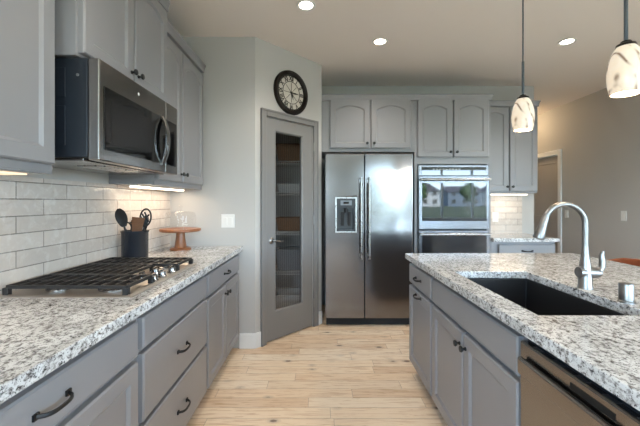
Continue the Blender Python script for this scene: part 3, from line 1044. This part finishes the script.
# ------------------------------------------------------------------ built-in double oven
ov = thing('wall_oven', 'built-in double wall oven with mirror-like glass doors beside the refrigerator', 'oven', (1.468, YC, 0.31))
ox0, ox1 = 1.084, 1.848
MB().box(1.092, 1.838, YC + 0.002, 4.25, 0.32, 1.715).build('case', 'dkblue', ov, True)
# control panel
cp = MB().box(ox0, ox1, YC - 0.024, YC - 0.001, 1.594, 1.708).build('control_panel', 'steel_oven', ov, True, bevel=0.002)
MB().box(ox0 + 0.036, ox1 - 0.028, YC - 0.0255, YC - 0.023, 1.598, 1.686).build('panel_glass', 'ovenglass', cp, True)
m = MB()
for i in range(9):
    m.box(1.24 + i * 0.035, 1.262 + i * 0.035, YC - 0.0262, YC - 0.0254, 1.662, 1.666)
m.build('touch_marks', 'white', cp, True)


def oven_door(z0, z1, gz0, gz1, glass):
    d = MB().box(ox0, ox1, YC - 0.038, YC - 0.001, z0, z1).build('door', 'steel_oven', ov, True, bevel=0.004)
    MB().box(ox0 + 0.036, ox1 - 0.028, YC - 0.041, YC - 0.0375, gz0, gz1).build('window', glass, d, True, bevel=0.001)
    m = MB()
    hz = z1 - 0.038
    for x in (ox0 + 0.04, ox1 - 0.04):
        m.box(x - 0.014, x + 0.014, YC - 0.075, YC - 0.038, hz - 0.012, hz + 0.012)
    m.tube([(ox0 + 0.004, YC - 0.082, hz), (ox0 + 0.2, YC - 0.084, hz), (ox1 - 0.2, YC - 0.084, hz), (ox1 - 0.004, YC - 0.082, hz)], 0.0135, 12, 1, (0, 0, 1))
    m.build('handle', 'chrome', d, True, smooth=True)


oven_door(1.010, 1.588, 1.100, 1.512, 'ovenglass')
oven_door(0.34, 0.997, 0.46, 0.945, 'mwwin')

# ------------------------------------------------------------------ crock, utensils
ux, uy = -1.224, 2.262
cr = thing('utensil_crock', 'black ceramic crock holding cooking utensils behind the cooktop', 'crock', (ux, uy, CT1))
MB().lathe([(0.074, 0.0005), (0.080, 0.006), (0.081, 0.187), (0.085, 0.194), (0.085, 0.203), (0.079, 0.203), (0.075, 0.195), (0.072, 0.012), (0, 0.012)], (ux, uy, CT1), n=36).build('jar', 'crock', cr, True, smooth=True)
UB = CT1 + 0.014


def utensil(name, label, bx, by, tip, mat, head):
    t = thing(name, label, 'utensil', (ux + bx, uy + by, UB), 0, None)
    b0 = Vector((ux + bx, uy + by, UB + 0.006))
    tp = Vector(tip)
    MB().tube([b0, b0.lerp(tp, 0.5), tp], [0.006, 0.0065, 0.0055], 10).build('handle', mat, t, True, smooth=True)
    d = (tp - b0).normalized()
    m = MB()
    head(m, tp, d)
    m.build('head', mat, t, True, smooth=True)
    return t


YV = Vector((0, 1, 0))


def spoon_head(m, tp, d):
    side = d.cross(YV).normalized()
    rings = []
    n = 14
    for i in range(9):
        u = i / 8
        r = 0.041 * math.sqrt(max(0.02, math.sin(math.pi * min(1, 0.06 + 0.92 * u)))) * (0.85 + 0.2 * u)
        c = tp + d * (0.122 * u - 0.005)
        dep = 0.012 * math.sin(math.pi * u)
        rings.append([c + side * r * math.cos(a) + YV * (0.004 * math.sin(a) - dep * (1 - math.cos(a) ** 2) * -1) for a in [2 * math.pi * k / n for k in range(n)]])
    m.loft(rings)


def slotted_head(m, tp, d):
    side = d.cross(YV).normalized()
    P = lambda a, b: tp + d * b + side * a
    loop = []
    for k in range(25):
        a = 2 * math.pi * k / 24
        loop.append(P(0.036 * math.sin(a), 0.056 - 0.058 * math.cos(a)))
    m.tube(loop, 0.0055, 8)
    for k, (a0, b0, a1, b1) in enumerate(((-0.026, 0.03, 0.012, 0.092), (-0.020, 0.012, 0.026, 0.078), (-0.006, 0.004, 0.031, 0.056))):
        m.tube([P(a0, b0), P((a0 + a1) / 2, (b0 + b1) / 2), P(a1, b1)], 0.0055, 8)
    m.tube([P(-0.02, 0.08), P(0.0, 0.05), P(0.022, 0.02)], 0.0055, 8)


def turner_head(m, tp, d):
    side = d.cross(YV).normalized()
    w0, w1 = 0.030, 0.042
    m.loft([[tp + side * s * w0 + YV * q for s, q in ((-1, -0.003), (1, -0.003), (1, 0.003), (-1, 0.003))],
            [tp + d * 0.095 + side * s * w1 + YV * q for s, q in ((-1, -0.002), (1, -0.002), (1, 0.002), (-1, 0.002))]])


def fork_head(m, tp, d):
    side = d.cross(YV).normalized()
    loop = [tp + d * (0.03 - 0.03 * math.cos(2 * math.pi * k / 16)) + side * 0.022 * math.sin(2 * math.pi * k / 16) for k in range(17)]
    m.tube(loop, 0.005, 8)
    for i in range(4):
        q = tp + d * (0.008 + 0.016 * i) - side * 0.018
        m.tube([q, q - side * 0.022 - d * 0.004], [0.004, 0.003], 6)


def narrow_head(m, tp, d):
    side = d.cross(YV).normalized()
    m.loft([[tp + d * b + side * s * w_ + YV * q for s, q in ((-1, -0.003), (1, -0.003), (1, 0.003), (-1, 0.003))] for b, w_ in ((-0.01, 0.008), (0.02, 0.014), (0.075, 0.016), (0.09, 0.010))])


utensil('serving_spoon', 'black solid spoon leaning left out of the crock', -0.002, -0.010, (ux - 0.045, uy - 0.050, 1.150), 'nylon', spoon_head)
utensil('pasta_fork', 'black toothed pasta fork at the left edge of the crock', -0.006, 0.018, (ux - 0.036, uy - 0.006, 1.112), 'nylon', fork_head)
utensil('wooden_turner', 'brown wooden turner standing in the middle of the crock', 0.008, -0.032, (ux + 0.026, uy - 0.026, 1.110), 'walnut', turner_head)
utensil('wooden_spatula', 'dark wooden spatula behind the turner in the crock', -0.002, 0.034, (ux - 0.024, uy + 0.038, 1.095), 'walnut', narrow_head)
utensil('slotted_spoon', 'black slotted spoon leaning right out of the crock', 0.026, 0.006, (ux + 0.066, uy - 0.008, 1.148), 'nylon', slotted_head)
utensil('narrow_spatula', 'narrow dark spatula leaning behind the slotted spoon', 0.028, 0.030, (ux + 0.056, uy + 0.020, 1.125), 'nylon', narrow_head)

# ------------------------------------------------------------------ cake stand with dome
kx, ky = -1.140, 2.80
ks = thing('cake_stand', 'brown wooden pedestal cake stand in the counter corner', 'cake stand', (kx, ky, CT1))
MB().lathe([(0.083, 0.0005), (0.083, 0.010), (0.076, 0.016), (0.050, 0.020), (0.046, 0.03), (0.036, 0.10), (0.034, 0.146)], (kx, ky, CT1), n=36).build('pedestal', 'acacia', ks, True, smooth=True)
MB().lathe([(0.034, 0.146), (0.150, 0.150), (0.160, 0.156), (0.160, 0.170), (0.156, 0.174), (0, 0.174)], (kx, ky, CT1), n=48).build('plate', 'acacia', ks, True, smooth=True)
gd = thing('glass_dome', 'clear glass dome cover sitting on the wooden cake stand', 'dome', (kx, ky, CT1 + 0.1745))
z0 = CT1 + 0.1745
MB().lathe([(0.0, 0.1435), (0.07, 0.1405), (0.102, 0.133), (0.1145, 0.120), (0.1185, 0.10), (0.1185, 0.0), (0.122, 0.0), (0.122, 0.10), (0.118, 0.122), (0.104, 0.136), (0.07, 0.144), (0.0, 0.147)], (kx, ky, z0), n=44, cap0=False, cap1=False).build('cover', 'clearglass', gd, True, smooth=True)
MB().lathe([(0.008, 0.0), (0.007, 0.010), (0.016, 0.024), (0.018, 0.034), (0.010, 0.046), (0, 0.048)], (kx, ky, z0 + 0.147), n=20, cap0=False).build('knob', 'clearglass', gd, True, smooth=True)

# ------------------------------------------------------------------ clock over the pantry door
s_c, z_c, r_c = 0.42, 2.375, 0.215
cn = A + Vector((math.cos(PANG), math.sin(PANG), 0)) * s_c
cl = thing('wall_clock', 'round black-rimmed clock on the wall above the pantry door', 'clock', (cn.x, cn.y, z_c), PANG)
MB().lathe([(r_c - 0.05, 0.002), (r_c, 0.002), (r_c, 0.020), (r_c - 0.008, 0.034), (r_c - 0.030, 0.038), (r_c - 0.044, 0.030), (r_c - 0.047, 0.014), (r_c - 0.05, 0.014)],
           (0, 0, 0), (0, -1, 0), 56, False, False).build('rim', 'bronze', cl, smooth=True)
rf = r_c - 0.046
MB().lathe([(rf, 0.008), (rf, 0.0125), (0, 0.0126)], (0, 0, 0), (0, -1, 0), 56).build('face', 'clockface', cl)
m = MB()
for r0 in (0.105, 0.160):
    m.lathe([(r0, 0.0125), (r0, 0.0150), (r0 + 0.006, 0.0150), (r0 + 0.006, 0.0125)], (0, 0, 0), (0, -1, 0), 48, False, False)
for k in range(8):
    a = k * math.pi / 4
    m.obox((0.05 * math.sin(a), -0.0135, 0.05 * math.cos(a)), (math.sin(a), 0, math.cos(a)), (0, 1, 0), 0.09, 0.004, 0.002)
m.build('ring', 'bronze', cl)
for k, tx in enumerate(('XII', 'I', 'II', 'III', 'IV', 'V', 'VI', 'VII', 'VIII', 'IX', 'X', 'XI')):
    cu = bpy.data.curves.new('numeral', 'FONT')
    cu.body = tx
    cu.size = 0.060
    cu.align_x = 'CENTER'
    cu.align_y = 'CENTER'
    cu.extrude = 0.0008
    cu.offset = 0.0018
    to = bpy.data.objects.new('numeral', cu)
    me = to.to_mesh()
    tm = bmesh.new()
    tm.from_mesh(me)
    a = k * math.pi / 6
    for vv in tm.verts:
        x, y, z = vv.co
        y *= 1.0
        x *= 0.8
        # text up points outwards
        X = 0.135 * math.sin(a) + x * math.cos(a) + y * math.sin(a)
        Z = 0.135 * math.cos(a) - x * math.sin(a) + y * math.cos(a)
        vv.co = (X, -0.0142 - z, Z)
    mm = MB()
    mm.bm.free()
    mm.bm = tm
    mm.build('numeral', 'bronze', cl)
    to.to_mesh_clear()
    bpy.data.objects.remove(to)
    bpy.data.curves.remove(cu)


def hand(name, ang, L, wd, y):
    d = Vector((math.sin(ang), 0, math.cos(ang)))
    q = Vector((math.cos(ang), 0, -math.sin(ang)))
    m = MB()
    o = Vector((0, y, 0))
    ring = lambda dy: [o + Vector((0, dy, 0)) + p for p in (d * -0.02 + q * 0.003, d * -0.02 - q * 0.003, d * L * 0.55 - q * wd, d * L, d * L * 0.55 + q * wd)]
    m.loft([ring(0), ring(-0.0015)])
    m.build(name, 'black', cl)


hand('minute_hand', R(90), 0.095, 0.006, -0.0165)
hand('hour_hand', R(160), 0.072, 0.008, -0.0145)
MB().cyl((0, -0.0125, 0), 0.008, 0.007, (0, -1, 0)).build('hub', 'black', cl)


# ------------------------------------------------------------------ switches and outlets
def plate(name, label, loc, rotz, wd, n, kind='switch'):
    t = thing(name, label, kind, loc, rotz)
    MB().box(-wd / 2, wd / 2, -0.006, -0.0005, -0.06, 0.06).build('plate', 'white', t, bevel=0.002)
    for i in range(n):
        x = (i - (n - 1) / 2) * 0.046
        if kind == 'switch':
            m = MB()
            m.loft([[(x - 0.0165, -0.006, -0.033), (x + 0.0165, -0.006, -0.033), (x + 0.0165, -0.006, 0.033), (x - 0.0165, -0.006, 0.033)],
                    [(x - 0.0155, -0.0085, -0.032), (x + 0.0155, -0.0085, -0.032), (x + 0.0155, -0.0115, 0.032), (x - 0.0155, -0.0115, 0.032)]])
            m.build('rocker', 'white', t)
        else:
            for z in (-0.02, 0.02):
                m = MB().box(x - 0.016, x + 0.016, -0.008, -0.006, z - 0.014, z + 0.014)
                r_ = m.build('receptacle', 'white', t, bevel=0.002)
                m = MB().box(x - 0.008, x - 0.006, -0.0084, -0.008, z - 0.005, z + 0.005).box(x + 0.006, x + 0.008, -0.0084, -0.008, z - 0.005, z + 0.005)
                m.build('slot', 'hole', r_)
    return t


plate('light_switch', 'white double rocker switch on the pale wall above the left counter', (-0.812, YS, 1.137), 0, 0.118, 2)
plate('light_switch', 'white switch plate on the hall wall beside the door casing', (XR, 5.09, 1.128), R(-90), 0.075, 1)
plate('light_switch', 'white switch plate on the taupe right wall, away from the door', (XR, 4.135, 1.137), R(-90), 0.075, 1)
plate('wall_outlet', 'white outlet on the small tiled backsplash right of the oven', (2.235, YB - 0.009, 1.115), 0, 0.075, 1, 'outlet')


# ------------------------------------------------------------------ lamps
def downlight(label, x, y, group=None):
    t = thing('recessed_light', label, 'light', (x, y, ZC), 0, group)
    MB().lathe([(0.050, -0.0005), (0.072, -0.0005), (0.074, -0.004), (0.070, -0.008), (0.052, -0.005), (0.050, -0.0005)], (0, 0, 0), (0, 0, 1), 36, False, False).build('trim_ring', 'white', t, smooth=True)
    MB().lathe([(0.0505, -0.0006), (0.0505, -0.0035), (0, -0.004)], (0, 0, 0), (0, 0, 1), 32).build('lens', 'lens', t)
    lamp('downlight_beam', 'SPOT', (x, y, ZC - 0.03), DOWN_W, (1.0, 0.91, 0.81), t, spot_size=R(125), spot_blend=0.7, shadow_soft_size=0.05)
    return t


downlight('recessed ceiling light nearest the top, left of the aisle centre', -0.097, 2.544)
downlight('recessed ceiling light in front of the refrigerator', 0.56, 3.12)
downlight('recessed ceiling light to the right, between the two pendants', 2.276, 3.12)
for x, y in ((-0.3, 1.0), (0.4, -0.6)):  # out-of-view fixtures added for extra room light
    downlight('unseen added recessed ceiling light over the near side of the room', x, y, 'added near recessed lights')


def pendant(label, x, y):
    zb = 1.764
    t = thing('pendant_lamp', label, 'lamp', (x, y, ZC))
    MB().lathe([(0.0, -0.03), (0.02, -0.03), (0.06, -0.014), (0.062, -0.0005)], (x, y, ZC)).build('canopy', 'bronze', t, True, smooth=True)
    m = MB()
    m.cyl((x, y, 2.19), 0.0048, ZC - 0.03 - 2.19, n=12)
    m.cyl((x, y, 1.985), 0.0075, 0.215, n=12)
    m.build('rod', 'rod', t, True, smooth=True)
    MB().lathe([(0.0, 0.024), (0.018, 0.024), (0.022, 0.016), (0.034, 0.010), (0.036, 0.0), (0.0, 0.0)], (x, y, zb + 0.198), n=24).build('socket_cap', 'bronze', t, True, smooth=True)
    # swirled glass shade: outer and inner wall, open below
    pf = [(0.054, 0.0), (0.059, 0.022), (0.0635, 0.055), (0.0645, 0.085), (0.0615, 0.12), (0.055, 0.152), (0.045, 0.180), (0.034, 0.198)]
    inn = [(r - 0.004, h) for r, h in pf[::-1]]
    sh = MB().lathe(pf + inn, (0, 0, 0), n=40, cap0=False, cap1=False)
    o = sh.build('shade', 'shade', t, smooth=True)
    o.location = (0, 0, zb - ZC)
    MB().sphere((0, 0, 0), 0.026, n=16).build('bulb', 'lens', t, smooth=True).location = (0, 0, zb + 0.10 - ZC)
    lamp('pendant_glow', 'POINT', (x, y, zb + 0.02), PEND_W, (1.0, 0.80, 0.58), t, shadow_soft_size=0.03)


pendant('swirled white glass pendant lamp hanging in front of the far wall cabinet', 1.30, 2.167)
pendant('swirled white glass pendant lamp at the right edge, nearer and larger', 1.30, 1.440)


def underlight(label, x0, x1, y0, y1, z, thin=False):
    h1, h2, gm = (0.006, 0.012, 'underwarm') if thin else (0.010, 0.020, 'underglow')
    t = thing('undercabinet_light', label, 'light', ((x0 + x1) / 2, (y0 + y1) / 2, z))
    MB().box(x0, x1, y0, y1, z - h1, z - 0.0005).build('housing', 'white', t, True)
    MB().box(x0 + 0.004, x1 - 0.004, y0 + 0.004, y1 - 0.004, z - h2, z - h1 - 0.0001).build('diffuser', gm, t, True)
    lamp('undercabinet_glow', 'AREA', ((x0 + x1) / 2, (y0 + y1) / 2, z - h2 - 0.002), (0.4 if thin else 1.0) * UNDER_W * max(x1 - x0, y1 - y0), (1.0, 0.70, 0.42) if thin else (1.0, 0.80, 0.58), t, shape='RECTANGLE', size=x1 - x0, size_y=y1 - y0)


underlight('glowing strip light under the wall cabinet above the cake stand', -1.225, -1.165, 2.19, 2.95, 1.42)
underlight('warm strip light under the near left wall cabinet', -1.20, -1.10, 0.60, 1.29, 1.42, True)
underlight('strip light under the wall cabinet right of the oven', 1.93, 2.52, 4.10, 4.16, 1.41)
hl = thing('hall_ceiling_light', 'warm ceiling light in the hall beside the far door', 'light', (3.25, 5.75, ZC))
MB().lathe([(0.0, -0.10), (0.08, -0.09), (0.14, -0.05), (0.15, -0.015)], (0, 0, 0), n=32, cap1=False).build('glass_bowl', 'dome', hl, smooth=True)
MB().lathe([(0.155, -0.02), (0.16, -0.0005), (0.0, -0.0005)], (0, 0, 0), n=32).build('canopy', 'bronze', hl, smooth=True)
lamp('hall_glow', 'POINT', (3.25, 5.75, ZC - 0.16), HALL_W, (1.0, 0.72, 0.42), hl, shadow_soft_size=0.1)

# ------------------------------------------------------------------ counter stool behind the island
st = thing('counter_stool', 'chestnut wooden counter stool behind the island, only its back rail showing', 'stool', (2.08, 2.36, 0))
MB().lathe([(0.0, 0.62), (0.185, 0.622), (0.200, 0.635), (0.200, 0.652), (0.185, 0.660), (0.0, 0.652)], (2.08, 2.36, 0), n=36).build('seat', 'stoolwood', st, True, smooth=True)
for sx_ in (-1, 1):
    for sy_ in (-1, 1):
        MB().tube([(2.08 + sx_ * 0.13, 2.36 + sy_ * 0.13, 0.625), (2.08 + sx_ * 0.19, 2.36 + sy_ * 0.19, 0.0)], [0.019, 0.014], 12).build('leg', 'stoolwood', st, True, smooth=True)
for sx_ in (-1, 1):
    MB().tube([(2.08 + sx_ * 0.168, 2.36 - 0.168, 0.24), (2.08 + sx_ * 0.168, 2.36 + 0.168, 0.24)], 0.010, 10).build('stretcher', 'stoolwood', st, True, smooth=True)
rings = []
for i in range(15):
    a = R(-62 + 124 * i / 14)
    r0, r1 = 0.252, 0.274
    e = 0.012 * (1 - abs(i - 7) / 7) ** 0.5 + 0.030 * min(1, (7 - abs(i - 7)) / 3)
    zt_, zb_ = 0.856 + e, 0.80 - e * 0.2
    c_, s_ = math.cos(a), math.sin(a)
    rings.append([(2.03 + r0 * c_, 2.36 + r0 * s_, zb_), (2.03 + r1 * c_, 2.36 + r1 * s_, zb_), (2.03 + r1 * c_, 2.36 + r1 * s_, zt_), (2.03 + r0 * c_, 2.36 + r0 * s_, zt_)])
MB().loft(rings).build('back_rail', 'stoolwood', st, True, bevel=0.006)
for a in (-50, -17, 17, 50):
    c_, s_ = math.cos(R(a)), math.sin(R(a))
    MB().tube([(2.08 + 0.165 * c_, 2.36 + 0.165 * s_, 0.655), (2.03 + 0.263 * c_, 2.36 + 0.263 * s_, 0.81)], 0.010, 10).build('spindle', 'stoolwood', st, True, smooth=True)

# ------------------------------------------------------------------ pantry behind the glass door
SHZ = (1.78, 1.422, 0.963, 0.504)
SHN = ('top', 'second', 'third', 'lowest')
for z, nm in zip(SHZ, SHN):
    t = thing('wire_shelf', 'white wire pantry shelf behind the glass door, %s of the four' % {'top': 'topmost', 'second': 'second from the top', 'third': 'third from the top', 'lowest': 'lowest'}[nm], 'shelf', (-0.7, YB, z))
    m = MB()
    sx0_, sx1_, sy0_, sy1_ = XL + 0.01, -0.075, 3.93, YB - 0.001
    for y, zz in ((sy0_, z - 0.004), (sy0_, z - 0.034), (4.12, z - 0.006), (sy1_ - 0.004, z - 0.004)):
        m.tube([(sx0_, y, zz), (sx1_, y, zz)], 0.0045, 8)
    for i in range(48):
        x = sx0_ + 0.01 + (sx1_ - sx0_ - 0.02) * i / 47
        m.tube([(x, sy1_ - 0.004, z), (x, sy0_, z), (x, sy0_ - 0.001, z - 0.034)], 0.0022, 5)
    m.build('wires', 'white', t, True)


def bin_(name, label, cat, x, y, z, wd, dp_, h, mat, rim=True):
    t = thing(name, label, cat, (x, y, z))
    z += 0.003
    m = MB()
    q = lambda k, zz: rr(x - wd / 2 * k, x + wd / 2 * k, y - dp_ / 2 * k, y + dp_ / 2 * k, zz)
    m.loft([q(0.9, z), q(1.0, z + h), q(0.94, z + h), q(0.85, z + 0.01)])
    m.build('tub', mat, t, True, bevel=0.004)
    if rim:
        m = MB()
        p4 = q(1.0, z + h)
        m.tube(p4 + [p4[0]], 0.008, 8)
        m.build('rim', mat, t, True, smooth=True)
    return t


bin_('wicker_basket', 'brown wicker basket on the third pantry shelf', 'basket', -0.30, 4.12, SHZ[2], 0.40, 0.28, 0.15, 'wicker')
bin_('storage_bin', 'white storage bin on the second pantry shelf', 'bin', -0.28, 4.12, SHZ[1], 0.42, 0.28, 0.09, 'bin')
bin_('storage_bin', 'grey storage bin on the lowest pantry shelf', 'bin', -0.30, 4.12, SHZ[3], 0.40, 0.28, 0.24, 'carton')
bin_('wicker_basket', 'brown wicker basket on the topmost pantry shelf', 'basket', -0.30, 4.12, SHZ[0], 0.40, 0.28, 0.20, 'wicker')
bin_('laundry_bin', 'white ribbed bin on the pantry floor behind the glass door', 'bin', -0.31, 4.02, 0.0, 0.42, 0.34, 0.24, 'bin')


# ------------------------------------------------------------------ outside the windows (seen only in reflections)
lw = boxes('lawn', 'lawn', (-80, 120, -160, YW - 0.15, -0.45, -0.25))
lw['kind'] = 'structure'


def house(label, x, y, wd, dp_, h, mat, gable):
    t = thing('street_house', label, 'house', (x, y, -0.25))
    z = -0.25
    MB().box(x - wd / 2, x + wd / 2, y - dp_ / 2, y + dp_ / 2, z, z + h).build('walls', mat, t, True)
    m = MB()
    e = 0.5
    if gable:
        m.loft([[(x - wd / 2 - e, yy, z + h), (x + wd / 2 + e, yy, z + h), (x, yy, z + h + wd * 0.32)] for yy in (y - dp_ / 2 - e, y + dp_ / 2 + e)])
    else:
        m.loft([[(xx, y - dp_ / 2 - e, z + h), (xx, y + dp_ / 2 + e, z + h), (xx, y, z + h + dp_ * 0.3)] for xx in (x - wd / 2 - e, x + wd / 2 + e)])
    m.build('roof', 'shingle', t, True)
    for i in range(3):
        for k in range(2):
            wx = x - wd / 2 + wd * (i + 0.5) / 3
            MB().box(wx - 0.7, wx + 0.7, y + dp_ / 2, y + dp_ / 2 + 0.06, z + 1.0 + k * 2.8, z + 2.4 + k * 2.8).build('window', 'blackglass', t, True)


house('white gabled house across the lawn behind the camera', 36, -112, 10, 8, 5.2, 'side1', True)
house('blue grey house across the lawn behind the camera', 52, -118, 12, 8, 5.0, 'side2', False)
house('white hip house further right across the lawn behind the camera', 68, -124, 11, 8, 5.4, 'side1', True)
house('blue grey gabled house at left across the lawn behind the camera', 18, -116, 11, 8, 5.0, 'side2', True)


def tree(label, x, y, h):
    t = thing('tree', label, 'tree', (x, y, -0.25))
    MB().tube([(x, y, -0.25), (x, y, h * 0.5)], [0.14, 0.08], 8).build('trunk', 'bark', t, True)
    m = MB()
    for i in range(9):
        a = random.uniform(0, 6.28)
        q = random.uniform(0, 0.22) * h
        m.sphere((x + q * math.cos(a), y + q * math.sin(a), h * random.uniform(0.45, 0.85)), h * random.uniform(0.13, 0.2), n=10)
    m.build('crown', 'leaf', t, True)


tree('broad green tree on the lawn close behind the window wall', 4.6, -20, 3.6)
tree('small green tree on the lawn far behind the window wall', 14.5, -42, 4.2)
tree('green tree on the lawn in front of the white houses', 26, -52, 4.6)
